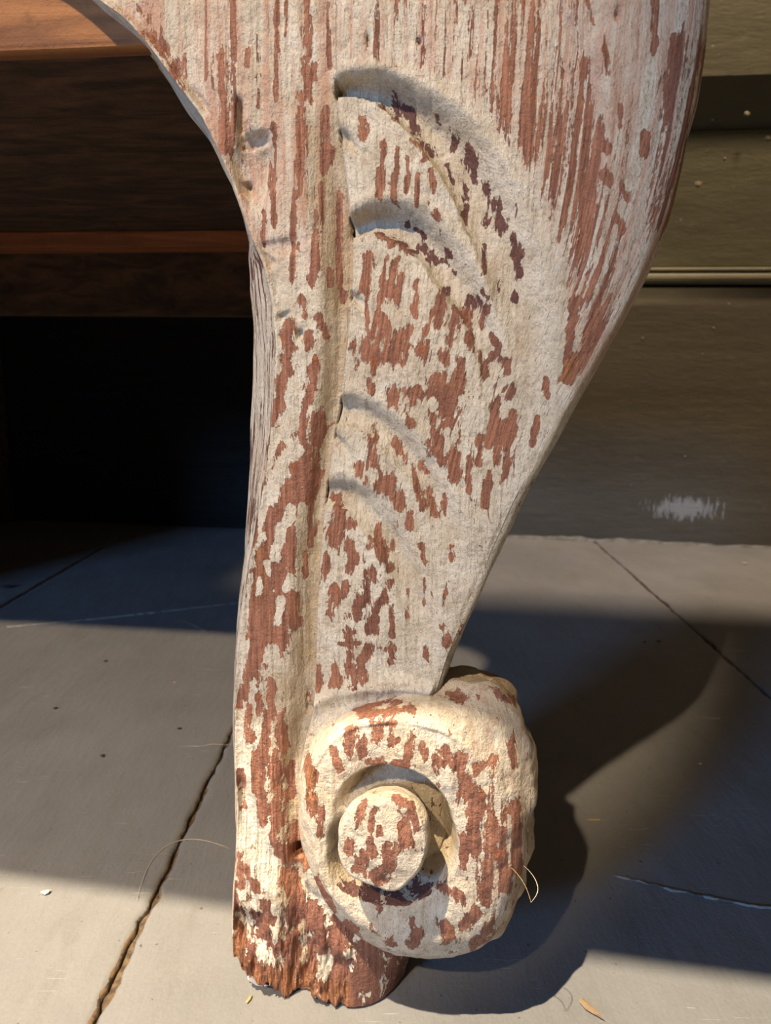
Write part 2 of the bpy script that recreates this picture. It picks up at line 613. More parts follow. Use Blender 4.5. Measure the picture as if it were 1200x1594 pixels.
M_FLECK = plain('pale_fleck', rgb(150, 138, 112), 0.8)
for i, (px, py, sx, sz) in enumerate(((91, 600, .005, .014), (97, 715, .003, .014), (99, 735, .0035, .018), (101, 750, .005, .008), (103, 783, .006, .012), (104, 800, .005, .012), (301, 806, .006, .004))):
    x, z = wall_z(px, py)
    o = chunk('paint_fleck', (sx, 0.0015, sz), M_FLECK, (0, 0, 0), 0, 40 + i, bb)
    o.location = (x, -0.0004, z)
for i, (px, py, s) in enumerate(((1162, 180, .006), (1119, 123, .006), (1086, 290, .007), (1195, 218, .006), (1128, 248, .003), (1100, 236, .002), (1110, 512, .003), (1000, 528, .003), (1066, 712, .003))):
    off = 0.0 if py > 440 else (-0.006 if py > 200 else 0.008)
    x, z = wall_z(px, py, off)
    o = chunk('paint_fleck', (s, 0.0012, s * .8), M_FLECK, (0, 0, 0), 0, 60 + i, bb if py > 440 else wall)
    o.location = (x, -off - 0.0003, z)
# ragged caulk line where the baseboard meets the floor
cp = np.linspace(-0.7, 1.7, 900)
cw = 0.0022 + 0.0016 * np.clip(fbm(cp * 30, 0 * cp, 0, 6), -1, 1)
rows = [np.stack([cp, -cw * 1.6, 0 * cp - 0.0003], -1), np.stack([cp, -cw * 0.7, cw * 0.8], -1), np.stack([cp, 0 * cp + 0.0004, cw * 1.7], -1)]
M_CAULK = plain('grey_caulk', rgb(112, 110, 104), 0.7, rgb(74, 70, 60), 60)
me = grid_mesh('paint_bead', np.stack(rows, 1)); me.flip_normals()
on_wall('paint_bead', me, M_CAULK, bb)

# ------------------------------------------------------------------ the bench with its carved leg
BENCH_M = Matrix.Translation(Vector(ORG)) @ Matrix.Rotation(TH, 4, 'Z')
bench = obj('carved_stand', None, label='old wooden stand on a carved scroll leg with flaking off-white paint', cat='furniture')
bench.matrix_world = BENCH_M

T = 0.038                                     # thickness of the leg


def curve(pts, d, axis_z):
    """px silhouette -> u as a function of z on plane d"""
    px = np.array([p[0] for p in pts], float); py = np.array([p[1] for p in pts], float)
    u, z = plane_pt(px, py, d)
    s = np.argsort(z)
    return np.interp(axis_z, z[s], u[s])


def smooth1(a, n):
    k = np.hanning(2 * n + 3)[1:-1]; k /= k.sum()
    return np.convolve(np.pad(a, n, mode='edge'), k, 'valid')


ZT = 0.68
Z = np.concatenate([np.linspace(0.0, 0.34, 700), np.linspace(0.342, ZT, 60)])
sil_l = [(-260, -330), (-120, -190), (60, -60), (130, 0), (178, 30), (225, 82), (262, 135), (300, 185), (330, 238), (352, 285), (366, 330), (376, 370), (381, 420), (383, 480),
         (383, 560), (381, 640), (379, 720), (375, 800), (370, 880), (366, 950), (363, 1020), (360, 1100), (361, 1180), (364, 1260), (363, 1330), (359, 1400), (357, 1470), (358, 1520), (362, 1600)]
cor_l = [(-230, -330), (-95, -190), (88, -60), (152, 0), (196, 28), (240, 80), (276, 130), (314, 178), (340, 230), (362, 280), (380, 330), (396, 375), (412, 410), (426, 470),
         (432, 540), (429, 610), (421, 690), (410, 770), (397, 850), (383, 930), (372, 1000), (367, 1080), (368, 1180), (371, 1260), (371, 1330), (367, 1400), (365, 1470), (366, 1520), (370, 1600)]
sil_r = [(1150, -420), (1135, -250), (1112, -90), (1101, 0), (1092, 90), (1078, 180), (1060, 262), (1036, 345), (1006, 425), (970, 500), (930, 572), (888, 642), (850, 712), (812, 782),
         (780, 848), (752, 910), (726, 970), (704, 1020), (690, 1060), (672, 1120), (662, 1200), (660, 1300), (660, 1400), (654, 1460), (640, 1500), (628, 1540), (620, 1600)]
cor_r = [(1105, -420), (1090, -250), (1068, -90), (1060, 0), (1050, 90), (1040, 180), (1022, 262), (1002, 345), (978, 425), (946, 500), (910, 572), (870, 642), (834, 712), (798, 782),
         (768, 848), (742, 910), (717, 970), (696, 1020), (684, 1060), (660, 1120), (620, 1200), (580, 1300), (560, 1400), (552, 1460), (548, 1500), (544, 1540), (540, 1600)]
uxl = smooth1(curve(sil_l, 0.030, Z), 8)
ucl = smooth1(curve(cor_l, 0.0015, Z), 8)
uxr = smooth1(curve(sil_r, 0.013, Z), 8)
ucr = smooth1(curve(cor_r, 0.001, Z), 8)
NF = 320
nr = len(Z)
cols_u, cols_d = [], []
# left side, from the back to the front corner
NL = 26
for i in range(NL):
    t = i / NL
    cols_d.append(np.full(nr, T * (1 - t) + 0.0015 * t))
    cols_u.append(uxl * (1 - t) ** 1.0 + ucl * (1 - (1 - t) ** 1.0) - 0.0012 * math.sin(math.pi * t))
for i in range(NF):
    t = i / (NF - 1)
    cols_u.append(ucl * (1 - t) + ucr * t)
    cols_d.append(np.zeros(nr))
NR = 26
for i in range(1, NR + 1):
    a = min(1.0, i / (NR * 0.62)) * math.pi / 2
    rest = max(0.0, (i / NR - 0.62) / 0.38)
    cr = 0.0125 + 0.012 * sstep(0.09, 0.02, Z)
    cols_u.append(ucr + (uxr - ucr) * math.sin(a) - 0.001 * rest)
    cols_d.append(cr * (1 - math.cos(a)) + (T - cr) * rest)
UU, DD = np.stack(cols_u, 1), np.stack(cols_d, 1)
for i in range(1, 8):                                           # back
    t = i / 8
    UU = np.concatenate([UU, (UU[:, NL + NF + NR - 1] * (1 - t) + UU[:, 0] * t)[:, None]], 1)
    DD = np.concatenate([DD, np.full((nr, 1), T)], 1)
ZZ = np.repeat(Z[:, None], UU.shape[1], 1)
PX, PY = to_px(UU, ZZ, 0 * UU)
front = np.zeros(UU.shape); front[:, NL:NL + NF] = 1
fr_soft = front * sstep(0, 10, np.minimum(np.arange(UU.shape[1]) - NL + 1, NL + NF - np.arange(UU.shape[1])))[None, :]


def pl_interp(pts, v):
    p = np.array(pts, float)
    s = np.argsort(p[:, 1])
    return np.interp(v, p[s, 1], p[s, 0])


groove = [(522, -400), (522, 0), (522, 150), (536, 280), (546, 380), (545, 440), (541, 500), (533, 570), (525, 640), (512, 710), (502, 790), (495, 870), (491, 950), (488, 1030), (486, 1100), (470, 1160), (458, 1220), (470, 1400), (480, 1594)]
XG = pl_interp(groove, PY)
XC = pl_interp([(p[0] if p[1] > 205 else 318, p[1]) for p in cor_l if p[1] > 205] + [(318, 204), (318, -400)], PY)
tp = np.clip((PX - XC) / (XG - XC), 0, 1)
D = np.zeros(UU.shape)
inp = (PX < XG)
# pilaster: rounded on the left, hollow flute towards the carved panel
fl_d = 0.0042 * sstep(150, 420, PY) + 0.0012
D += np.where(inp, 0.0008 * (np.clip(1 - tp * 3.2, 0, 1)) ** 2 + fl_d * sstep(0.55, 0.93, tp) ** 1.3, 0)
D += np.where(~inp, fl_d * sstep(5, 0, PX - XG), 0)
# wing left of the pilaster, a little lower
D += np.where((PX < 318) & (PY < 240), 0.0022 * sstep(318, 311, PX), 0)


def polyd(pts):
    """distance to a polyline in px, signed (+ to the right-hand/lower side) and the arc parameter"""
    best = np.full(PX.shape, 1e9); sgn = np.zeros(PX.shape); arc = np.zeros(PX.shape)
    p = np.array(pts, float)
    q = [p[0]]                                                  # one round of corner cutting
    for a, b in zip(p[:-1], p[1:]):
        q += [a * .75 + b * .25, a * .25 + b * .75]
    q.append(p[-1]); p = np.array(q)
    seg = np.r_[0, np.cumsum(np.linalg.norm(np.diff(p, axis=0), axis=1))]
    for i in range(len(p) - 1):
        a, b = p[i], p[i + 1]
        ab = b - a; L2 = ab @ ab
        t = np.clip(((PX - a[0]) * ab[0] + (PY - a[1]) * ab[1]) / L2, 0, 1)
        dx, dy = PX - (a[0] + ab[0] * t), PY - (a[1] + ab[1] * t)
        d = np.hypot(dx, dy)
        s = ab[0] * dy - ab[1] * dx
        c = d < best
        best = np.where(c, d, best); sgn = np.where(c, np.sign(s), sgn); arc = np.where(c, (seg[i] + t * np.sqrt(L2)) / seg[-1], arc)
    return best * sgn, arc


wob = 5 * fbm(PX / 45, PY / 45, 0, 31)
LEAVES = [  # upper edge, widths along it, depths along it, crispness of the lower lip
    ([(520, 118), (560, 108), (610, 112), (665, 136), (725, 184), (770, 240), (805, 305), (835, 385), (855, 480), (865, 570), (855, 650)],
     [34, 66, 88, 96, 88, 72, 60], [.0060, .0074, .0066, .0046, .0028, .0016, 0], 10),
    ([(546, 330), (575, 316), (620, 314), (670, 334), (715, 380), (758, 445), (788, 520), (803, 600), (800, 700)],
     [40, 62, 66, 58, 50, 46], [.0058, .0064, .0048, .0026, .0012, 0], 9),
    ([(524, 616), (565, 616), (610, 640), (655, 686), (695, 740), (720, 810), (735, 900)], [46, 54, 56, 50, 46], [.0044, .0044, .0034, .0020, 0], 4),
    ([(503, 746), (545, 746), (590, 772), (628, 815), (654, 870), (672, 935), (684, 1010)], [44, 52, 54, 50, 46], [.0040, .0042, .0034, .0018, 0], 4),
    ([(528, 194), (548, 204), (568, 228)], [24, 30, 22], [.0034, .0036, .0005], 2.0),
    ([(543, 446), (560, 454), (580, 480)], [20, 26, 18], [.0034, .0034, .0004], 2.0),
    ([(524, 672), (538, 680), (550, 706)], [18, 22, 18], [.0026, .0026, .0004], 2.0),
]
scoop = np.zeros(UU.shape); slopeup = np.zeros(UU.shape)
for pts, W, DP, ex in LEAVES:
    d, s = polyd(pts)
    d = d + wob * 0.6
    Wd = np.interp(s, np.linspace(0, 1, len(W)), W)
    Dp = np.interp(s, np.linspace(0, 1, len(DP)), DP)
    q = np.clip(d / Wd, 0, 1)
    prof = sstep(-0.06, 0.52, d / Wd) * (1 - q ** ex)
    prof = prof * (d > -5) * (d < Wd) * (PX > XG - 2)
    D += np.maximum(prof, 0) * Dp * sstep(-0.02, 0.0, s)
    scoop = np.maximum(scoop, np.maximum(prof, 0) * sstep(0, 0.003, Dp))
    D += -0.0007 * np.exp(-((d + 9) / 9) ** 2) * (PX > XG) * np.clip(Dp / .004, 0, 1)       # rim of the cut
# soft swelling of the lobes and of the outer rim
for (cx, cy, rx, ry, hh) in ((640, 270, 70, 60, .0015), (650, 540, 110, 110, .0022), (610, 720, 70, 60, .0012), (560, 930, 80, 110, .0018), (740, 820, 70, 150, .001), (960, 220, 60, 320, .0018)):
    D -= hh * np.exp(-((PX - cx) / rx) ** 2 - ((PY - cy) / ry) ** 2)
dr_, sr_ = polyd([(868, -200), (880, 0), (930, 70), (948, 150), (950, 260), (930, 420), (900, 540)])
D -= 0.0009 * np.exp(-(dr_ / 14) ** 2)
D += 0.0012 * np.exp(-((dr_ - 30) / 26) ** 2) * sstep(600, 100, PY)


def dent(cx, cy, rx, ry, dep, rot=0.0, p=4):
    c, s = math.cos(rot), math.sin(rot)
    x, y = (PX - cx) * c + (PY - cy) * s, -(PX - cx) * s + (PY - cy) * c
    x = x + wob * rx / 40; y = y + wob * ry / 40
    return dep * np.exp(-((np.abs(x) / rx) ** p + (np.abs(y) / ry) ** p))


D += dent(390, 262, 36, 52, .0050, 0.25) + dent(372, 180, 5, 28, .003) + dent(395, 215, 26, 10, .002, -.2)
D += dent(296, 160, 16, 26, .003, -.6) + dent(372, 290, 12, 12, .003) + dent(412, 405, 14, 9, .0035, .6) + dent(425, 385, 34, 12, .0016, -.2)
D += dent(420, 470, 9, 34, .0016, .1) + dent(440, 492, 14, 5, .0016, -.4) + dent(467, 520, 5, 7, .0022)
D += dent(462, 1338, 13, 10, .006) + dent(467, 1335, 4, 4, .006) + dent(652, 63, 4, 5, .0022, 0, 2) + dent(572, 62, 3, 14, .0018, 0, 2) + dent(590, 60, 2.5, 60, .0012, 0, 2)
D += dent(388, 1465, 22, 30, .004) + dent(960, 26, 5, 10, .002, .2, 2) + dent(477, 1100, 6, 16, .0022)
# sweep of the scroll's outer turn into the foot, and the ridge over the scroll
ds, ss_ = polyd([(372, 1230), (395, 1300), (440, 1365), (500, 1420), (560, 1452)])
D += 0.0020 * np.exp(-((ds) / 16) ** 2) - 0.0014 * np.exp(-((ds - 34) / 18) ** 2)
dl, _s = polyd([(478, 1100), (510, 1080), (560, 1068), (620, 1066), (700, 1076)])
D -= 0.0022 * np.exp(-(dl / 12) ** 2) * (PX > 470)
# roughness: grain furrows, lumps of paint
grn = fbm(UU * 900, ZZ * 22, 0, 51, 3)
lump = fbm(UU * 130, ZZ * 110, DD * 130, 61, 3)
D += 0.00022 * grn * np.where(PX < XG, 1.2, 0.9) + 0.00034 * lump
rot = sstep(0.055, 0.012, ZZ)
D += rot * (0.0010 * fbm(UU * 420, ZZ * 120, DD * 420, 71, 3))
Df = DD + D * np.maximum(fr_soft, 0.15 * front)
side = 1 - front
Uf = UU + side * (DD < T - 1e-6) * (0.00028 * fbm(DD * 800, ZZ * 24, 0, 81, 3) + 0.00045 * fbm(DD * 90, ZZ * 60, 0, 91, 2) * sstep(.02, .06, ZZ))
Uf = Uf + side * (DD < T - 1e-6) * 0.0016 * fbm(DD * 40, ZZ * 45, 0, 95, 3) * sstep(0.2, 0.28, ZZ) * (UU < 0)
# rotten, splintered bottom edge
bot = [(340, 1488), (360, 1490), (374, 1512), (392, 1528), (420, 1538), (440, 1556), (462, 1563), (480, 1562), (494, 1553), (512, 1564), (545, 1572), (570, 1574), (640, 1574)]
bu, bz = plane_pt(np.array([p[0] for p in bot], float), np.array([p[1] for p in bot], float), 0.0)
Z0 = np.interp(UU, bu, np.maximum(bz, 0.0003))
Z0 = Z0 * sstep(0.030, 0.004, DD)
Z0 = Z0 + np.abs(0.0022 * fbm(UU * 520, DD * 260, 0, 101, 3)) * sstep(0.034, 0.0, DD) * sstep(0.014, -0.02, UU)
Z0 = np.maximum(Z0, 0.0003)
Zf = np.where(ZZ < 0.05, Z0 + (0.05 - Z0) / 0.05 * ZZ, ZZ)

# ---- where the paint has gone (traced from the real wear)
BROWN = [(318, 0, 318, 120, 5), (345, 88, 350, 225, 17), (364, 0, 363, 90, 5), (356, 215, 358, 238, 9), (432, 0, 430, 158, 4), (400, 55, 400, 95, 4), (400, 115, 400, 165, 4), (446, 0, 447, 55, 3), (384, 80, 382, 100, 4),
 (477, 0, 476, 150, 5), (470, 150, 468, 300, 7), (462, 300, 452, 430, 6), (488, 100, 488, 118, 4), (505, 170, 503, 265, 4), (515, 235, 515, 255, 6), (508, 0, 511, 100, 2), (427, 195, 424, 260, 4), (420, 260, 424, 345, 7), (445, 235, 445, 300, 2),
 (496, 290, 487, 440, 7), (523, 300, 527, 465, 4), (410, 330, 408, 380, 3), (512, 420, 511, 440, 4),
 (232, 48, 244, 70, 13), (268, 92, 272, 124, 13), (208, 5, 222, 22, 9), (450, 505, 446, 580, 8), (440, 590, 425, 660, 8), (412, 440, 416, 560, 3), (472, 470, 474, 490, 6), (496, 495, 506, 520, 5), (482, 520, 492, 560, 5), (490, 570, 482, 620, 7), (418, 640, 412, 700, 9),
 (475, 620, 470, 690, 6), (495, 650, 488, 760, 6), (440, 700, 470, 690, 8), (420, 720, 418, 800, 16), (462, 720, 455, 800, 14), (480, 740, 480, 850, 7), (405, 800, 398, 870, 11), (430, 790, 422, 900, 14), (455, 820, 446, 900, 12), (395, 880, 388, 990, 12), (430, 900, 425, 1000, 20), (455, 930, 458, 975, 8), (470, 860, 473, 900, 4),
 (400, 985, 395, 1040, 20), (436, 990, 430, 1010, 9), (385, 1030, 382, 1085, 7), (372, 1060, 373, 1100, 4), (402, 1050, 402, 1110, 6), (424, 1060, 424, 1110, 5), (388, 1100, 388, 1150, 5), (415, 1110, 416, 1180, 5), (438, 1118, 436, 1170, 7), (430, 1170, 428, 1290, 7), (398, 1180, 400, 1230, 9), (405, 1230, 408, 1280, 7), (376, 1200, 378, 1260, 5), (448, 1200, 446, 1250, 5),
 (463, 1312, 462, 1345, 14), (372, 1330, 376, 1380, 5), (385, 1350, 400, 1390, 5), (420, 1300, 440, 1350, 5), (440, 1370, 470, 1430, 9), (480, 1420, 500, 1450, 10), (365, 1380, 368, 1440, 5), (450, 1400, 455, 1450, 5), (415, 1410, 420, 1440, 6), (525, 1440, 530, 1560, 12), (500, 1460, 500, 1480, 8), (400, 1440, 412, 1470, 8), (480, 1470, 485, 1520, 6), (590, 1460, 590, 1530, 18), (450, 1480, 455, 1500, 8),
 # carved panel
 (608, 142, 613, 182, 6), (632, 158, 652, 200, 8), (652, 200, 668, 238, 10), (680, 174, 684, 196, 5), (690, 195, 704, 214, 10), (728, 228, 738, 250, 12), (738, 255, 738, 276, 7), (754, 278, 764, 310, 6), (768, 310, 782, 352, 9), (760, 335, 757, 342, 6), (800, 365, 808, 400, 9), (806, 400, 810, 428, 5), (693, 252, 706, 282, 4), (724, 288, 727, 302, 6), (727, 315, 726, 345, 4), (590, 150, 594, 162, 4), (640, 220, 668, 240, 5),
 (597, 222, 590, 305, 5), (564, 188, 566, 215, 6), (620, 232, 614, 312, 3), (636, 250, 634, 300, 3), (650, 275, 650, 320, 3), (668, 315, 680, 338, 5), (673, 268, 675, 300, 3),
 (590, 362, 604, 372, 6), (610, 372, 640, 388, 9), (650, 380, 676, 400, 9), (688, 400, 705, 420, 5), (694, 388, 702, 398, 4), (634, 345, 660, 362, 4), (753, 380, 754, 428, 3), (775, 435, 776, 450, 4), (801, 462, 802, 463, 6),
 (573, 400, 568, 450, 8), (568, 450, 578, 560, 2), (600, 405, 596, 450, 3), (596, 450, 580, 530, 3), (612, 405, 610, 470, 6), (624, 440, 614, 468, 9), (649, 438, 646, 490, 4), (692, 452, 680, 505, 8), (706, 500, 695, 555, 10), (708, 480, 710, 500, 4), (728, 470, 732, 540, 6), (722, 482, 726, 500, 6),
 (600, 495, 598, 560, 8), (575, 545, 610, 552, 13), (624, 518, 620, 560, 9), (638, 512, 630, 565, 6), (584, 560, 580, 580, 4), (655, 545, 662, 555, 10), (668, 530, 660, 570, 3), (663, 515, 664, 517, 6), (552, 540, 556, 575, 4), (574, 590, 580, 610, 4),
 (608, 612, 616, 620, 11), (638, 612, 680, 612, 8), (684, 595, 692, 640, 12), (700, 625, 712, 590, 10), (720, 560, 716, 610, 5), (645, 630, 638, 655, 7), (675, 650, 676, 700, 8), (690, 660, 700, 655, 5), (684, 685, 684, 715, 6), (704, 712, 706, 740, 8), (713, 712, 712, 730, 6), (730, 745, 731, 760, 4), (729, 712, 728, 740, 2),
 (752, 455, 758, 465, 5), (730, 460, 740, 475, 4), (745, 462, 748, 470, 4), (757, 480, 750, 510, 6), (765, 520, 778, 555, 5), (768, 548, 782, 562, 8), (790, 570, 792, 582, 4), (750, 565, 756, 585, 7), (746, 545, 748, 565, 3), (796, 604, 798, 612, 7), (776, 625, 776, 627, 4),
 (576, 685, 582, 735, 9), (580, 730, 612, 765, 13), (612, 762, 625, 785, 9), (556, 724, 566, 735, 6), (616, 690, 630, 716, 6), (582, 662, 583, 680, 4), (655, 728, 664, 736, 6), (652, 760, 658, 790, 5), (676, 790, 680, 802, 5), (668, 760, 672, 800, 4), (640, 800, 640, 820, 5), (656, 850, 662, 872, 4), (690, 770, 694, 800, 3),
 (524, 778, 532, 800, 7), (545, 812, 550, 818, 5), (522, 825, 526, 842, 11), (540, 845, 555, 870, 9), (548, 870, 546, 885, 6), (586, 822, 590, 850, 8), (596, 860, 608, 880, 9), (612, 848, 610, 872, 4), (510, 866, 505, 900, 6), (525, 918, 518, 955, 7), (536, 908, 532, 925, 5), (580, 890, 570, 930, 8), (565, 930, 552, 958, 8), (606, 905, 598, 940, 6), (592, 940, 584, 975, 8), (612, 940, 608, 985, 5), (545, 980, 548, 1000, 8), (530, 1000, 560, 1000, 3), (606, 1012, 612, 1022, 9), (580, 1008, 568, 1020, 8), (545, 1020, 540, 1040, 6), (520, 1040, 528, 1060, 9), (548, 1038, 552, 1060, 11), (560, 1030, 565, 1055, 6), (497, 1040, 498, 1070, 4), (497, 895, 500, 905, 3),
 (770, 635, 772, 655, 6), (765, 670, 762, 690, 5), (780, 660, 775, 720, 6), (790, 680, 782, 750, 4), (798, 640, 795, 680, 4), (748, 680, 745, 720, 3), (760, 735, 755, 785, 4), (702, 850, 702, 872, 4), (636, 920, 635, 960, 3), (660, 900, 660, 940, 2), (695, 905, 690, 940, 3), (690, 975, 694, 1000, 6), (662, 1005, 662, 1020, 4), (640, 720, 650, 760, 3), (835, 650, 830, 690, 4), (850, 590, 852, 620, 3),
 # outer band
 (1046, 120, 1048, 60, 5), (1058, 130, 1056, 240, 22), (1048, 240, 1030, 340, 21), (1024, 340, 1000, 425, 15), (1075, 110, 1070, 180, 8), (1018, 0, 1018, 80, 5), (915, 0, 922, 40, 3), (940, 60, 944, 120, 3), (910, 95, 908, 118, 4), (935, 225, 945, 232, 6), (942, 275, 945, 285, 5), (960, 340, 966, 360, 4), (968, 290, 972, 310, 4), (900, 555, 885, 592, 5), (895, 470, 880, 560, 5), (1000, 400, 985, 470, 6), (925, 480, 905, 560, 4), (964, 170, 963, 200, 3), (1003, 215, 1003, 240, 5)]
PAINT = [(457, 700, 440, 722, 9), (442, 722, 424, 775, 9), (454, 792, 446, 815, 5), (440, 822, 430, 862, 6), (412, 880, 416, 892, 6), (403, 905, 404, 920, 6), (450, 900, 446, 915, 4), (436, 935, 432, 970, 4), (425, 1012, 426, 1040, 6), (400, 790, 398, 800, 8), (470, 790, 465, 880, 4), (577, 735, 580, 742, 6), (645, 640, 655, 645, 5), (672, 625, 676, 632, 4), (1066, 228, 1070, 250, 5), (1076, 255, 1060, 330, 6)]


def stroke_field(x, y, strokes, soft=1.0, wob_=None):
    r = np.zeros(x.shape)
    for (x0, y0, x1, y1, wd) in strokes:
        pad = wd * 2.2 + 14
        msk = (x > min(x0, x1) - pad) & (x < max(x0, x1) + pad) & (y > min(y0, y1) - pad) & (y < max(y0, y1) + pad)
        if not msk.any():
            continue
        X, Y = x[msk], y[msk]
        ax, ay = x1 - x0, y1 - y0
        L2 = ax * ax + ay * ay + 1e-6
        t = np.clip(((X - x0) * ax + (Y - y0) * ay) / L2, 0, 1)
        d = np.hypot((X - x0 - ax * t), (Y - y0 - ay * t) * 0.9)
        if wob_ is not None:
            d = d + wob_[msk] * min(1.0, wd / 6)
        v = np.clip(1.12 - 0.62 * d / (wd + 1.0), 0, 1)
        r[msk] = np.maximum(r[msk], v)
    return r


def smooth_box(x, y, x0, x1, y0, y1, f=30):
    return sstep(x0 - f, x0 + f, x) * sstep(x1 + f, x1 - f, x) * sstep(y0 - f, y0 + f, y) * sstep(y1 + f, y1 - f, y)


wb = 3.5 * fbm(PX / 9, PY / 16, 0, 131, 2)
br = stroke_field(PX, PY, BROWN, 1, wb)
pt = stroke_field(PX, PY, PAINT, 1, wb)
# streaky zone: top of the panel and the outer band
strk = np.clip(smooth_box(PX, PY, 520, 1100, -500, 100, 25) + sstep(-10, -50, polyd(LEAVES[0][0])[0]) * (PX > 560) * sstep(720, 560, PY) + (PX < XG) * sstep(470, 380, PY), 0, 1)
out = sstep(-20, -70, polyd(LEAVES[0][0])[0]) * (PX > 600)
base = np.full(UU.shape, 0.20)
base = np.where(strk > 0.3, 0.22 + 0.28 * out * sstep(60, 300, PY) * sstep(1000, 920, PX) + 0.15 * smooth_box(PX, PY, 560, 900, -500, 240, 40) + 0.07 * smooth_box(PX, PY, 770, 930, -100, 560, 30), base)
base = np.where((PX < XG) & (PY < 430), 0.16, base)
base += 0.12 * smooth_box(PX, PY, 690, 820, 600, 800, 40) + 0.06 * smooth_box(PX, PY, 350, 480, 1080, 1500, 30) + 0.14 * smooth_box(PX, PY, 350, 640, 1400, 1600, 30)
pil = (PX < XG) * sstep(0.10, 0.2, tp) * sstep(0.78, 0.62, tp) * sstep(640, 720, PY) * sstep(1050, 1000, PY)
base = base + 0.36 * pil
wear = base + (0.54 - 0.30 * pil) * br * (1 - pt) - (0.2 + 0.30 * pil) * pt
wear = np.where(scoop > 0.25, np.maximum(wear - 0.05, 0.50 * br + 0.16), wear)
# side faces: streaky
sidem = (np.arange(UU.shape[1]) < NL)[None, :] & (UU < 10)
wear = np.where(sidem, 0.44, wear)
strk = np.where(sidem, 1.0, strk)
wear = np.where(sidem & (PY < 330), 0.2, wear)
rightm = ((np.arange(UU.shape[1]) >= NL + NF)[None, :] & (UU < 10))
wear = np.where(rightm, 0.26 + 0.35 * smooth_box(PX, PY, 900, 1300, 40, 360, 30), wear)
wear = np.where(rightm & (PY > 1440), 0.62, wear)
edge_l = np.exp(-((PX - pl_interp(cor_l, PY) - 3) / 5) ** 2) * front * sstep(620, 700, PY) * sstep(1120, 1020, PY)
wear = wear - 0.45 * edge_l
bare = rot * sstep(0.016, 0.003, Zf - Z0 + 0.004 * fbm(UU * 300, ZZ * 60, 0, 141, 2)) * front * 0.8
bare = np.maximum(bare, dent(885, 575, 9, 22, 1.0, .5)); bare = np.maximum(bare, dent(462, 1334, 18, 20, 1.0)); bare = np.maximum(bare, dent(403, 880, 12, 60, .6))
wear = wear + 0.5 * np.clip(bare, 0, 1)
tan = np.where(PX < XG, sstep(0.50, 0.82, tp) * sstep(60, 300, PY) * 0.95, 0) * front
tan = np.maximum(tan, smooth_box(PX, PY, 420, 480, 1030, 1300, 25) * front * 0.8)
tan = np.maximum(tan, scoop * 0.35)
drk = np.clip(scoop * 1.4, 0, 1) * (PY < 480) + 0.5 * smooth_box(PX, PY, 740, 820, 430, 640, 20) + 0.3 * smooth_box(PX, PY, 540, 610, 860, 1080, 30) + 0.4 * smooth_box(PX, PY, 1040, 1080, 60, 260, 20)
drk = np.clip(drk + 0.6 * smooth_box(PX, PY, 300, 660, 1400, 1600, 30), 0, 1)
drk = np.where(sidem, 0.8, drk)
# grain direction: straight on the pilaster, fanning with the outer edge on the panel
xr_here = np.repeat(uxr[:, None], UU.shape[1], 1)
ug = np.interp(Z, *[a[np.argsort(plane_pt(np.array([p[0] for p in groove], float), np.array([p[1] for p in groove], float))[1])] for a in plane_pt(np.array([p[0] for p in groove], float), np.array([p[1] for p in groove], float))][::-1])[:, None]
fan = np.clip((UU - ug) / (xr_here - ug + 1e-6), 0, 1.2)
wtop = sstep(0.10, 0.22, ZZ)
GU = np.where(UU > ug, ug.max() + fan * (0.125 * wtop + (xr_here - ug) * (1 - wtop)), UU)
GR = np.stack([GU, Df, ZZ], -1)

P = np.stack([Uf, Df, Zf], -1)
me = grid_mesh('carved_leg', P, wrap=True)
me.flip_normals()
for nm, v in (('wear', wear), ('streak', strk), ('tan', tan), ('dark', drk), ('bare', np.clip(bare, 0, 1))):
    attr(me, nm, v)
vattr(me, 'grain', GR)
bm = bmesh.new(); bm.from_mesh(me)
bm.verts.ensure_lookup_table()
nc = P.shape[1]
for row in (0, nr - 1):
    bm.faces.new([bm.verts[row * nc + i] for i in range(nc)][::-1 if row else 1])
bmesh.ops.recalc_face_normals(bm, faces=bm.faces[:])
bm.to_mesh(me); bm.free()
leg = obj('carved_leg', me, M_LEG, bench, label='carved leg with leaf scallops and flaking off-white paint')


# ---- scroll at the foot of the leg
def polar(pts, d, C, th):
    u, z = plane_pt(np.array([p[0] for p in pts], float), np.array([p[1] for p in pts], float), d)
    a = np.arctan2(z - C[1], u - C[0]); r = np.hypot(u - C[0], z - C[1])
    s = np.argsort(a); a, r = a[s], r[s]
    a = np.r_[a - 2 * math.pi, a, a + 2 * math.pi]; r = np.r_[r, r, r]
    v = np.interp(th, a, r)
    k = np.hanning(19)[1:-1]; k /= k.sum()
    return np.convolve(np.r_[v[-8:], v, v[:8]], k, 'valid')


NT_ = 400
th = np.linspace(-math.pi, math.pi, NT_, endpoint=False)
DF = -0.011
Cu, Cz = [float(v) for v in plane_pt(np.array(622.), np.array(1292.), DF)]
ring = [(478, 1215), (472, 1262), (484, 1330), (508, 1392), (545, 1444), (600, 1474), (655, 1482), (712, 1476), (758, 1450), (786, 1392), (796, 1316), (788, 1250), (766, 1196), (732, 1157), (692, 1132), (645, 1118), (595, 1116), (545, 1126), (505, 1158)]
silo = [(500, 1128), (470, 1240), (484, 1340), (520, 1410), (570, 1456), (640, 1480), (705, 1482), (760, 1466), (800, 1420), (818, 1350), (826, 1270), (828, 1200), (820, 1130), (806, 1090), (770, 1070), (720, 1062), (660, 1068), (600, 1080), (545, 1096)]
back = [(520, 1120), (490, 1240), (510, 1340), (560, 1400), (610, 1440), (660, 1450), (720, 1446), (770, 1420), (800, 1370), (815, 1300), (820, 1200), (815, 1110), (796, 1062), (760, 1048), (715, 1042), (660, 1044), (600, 1060), (545, 1080)]
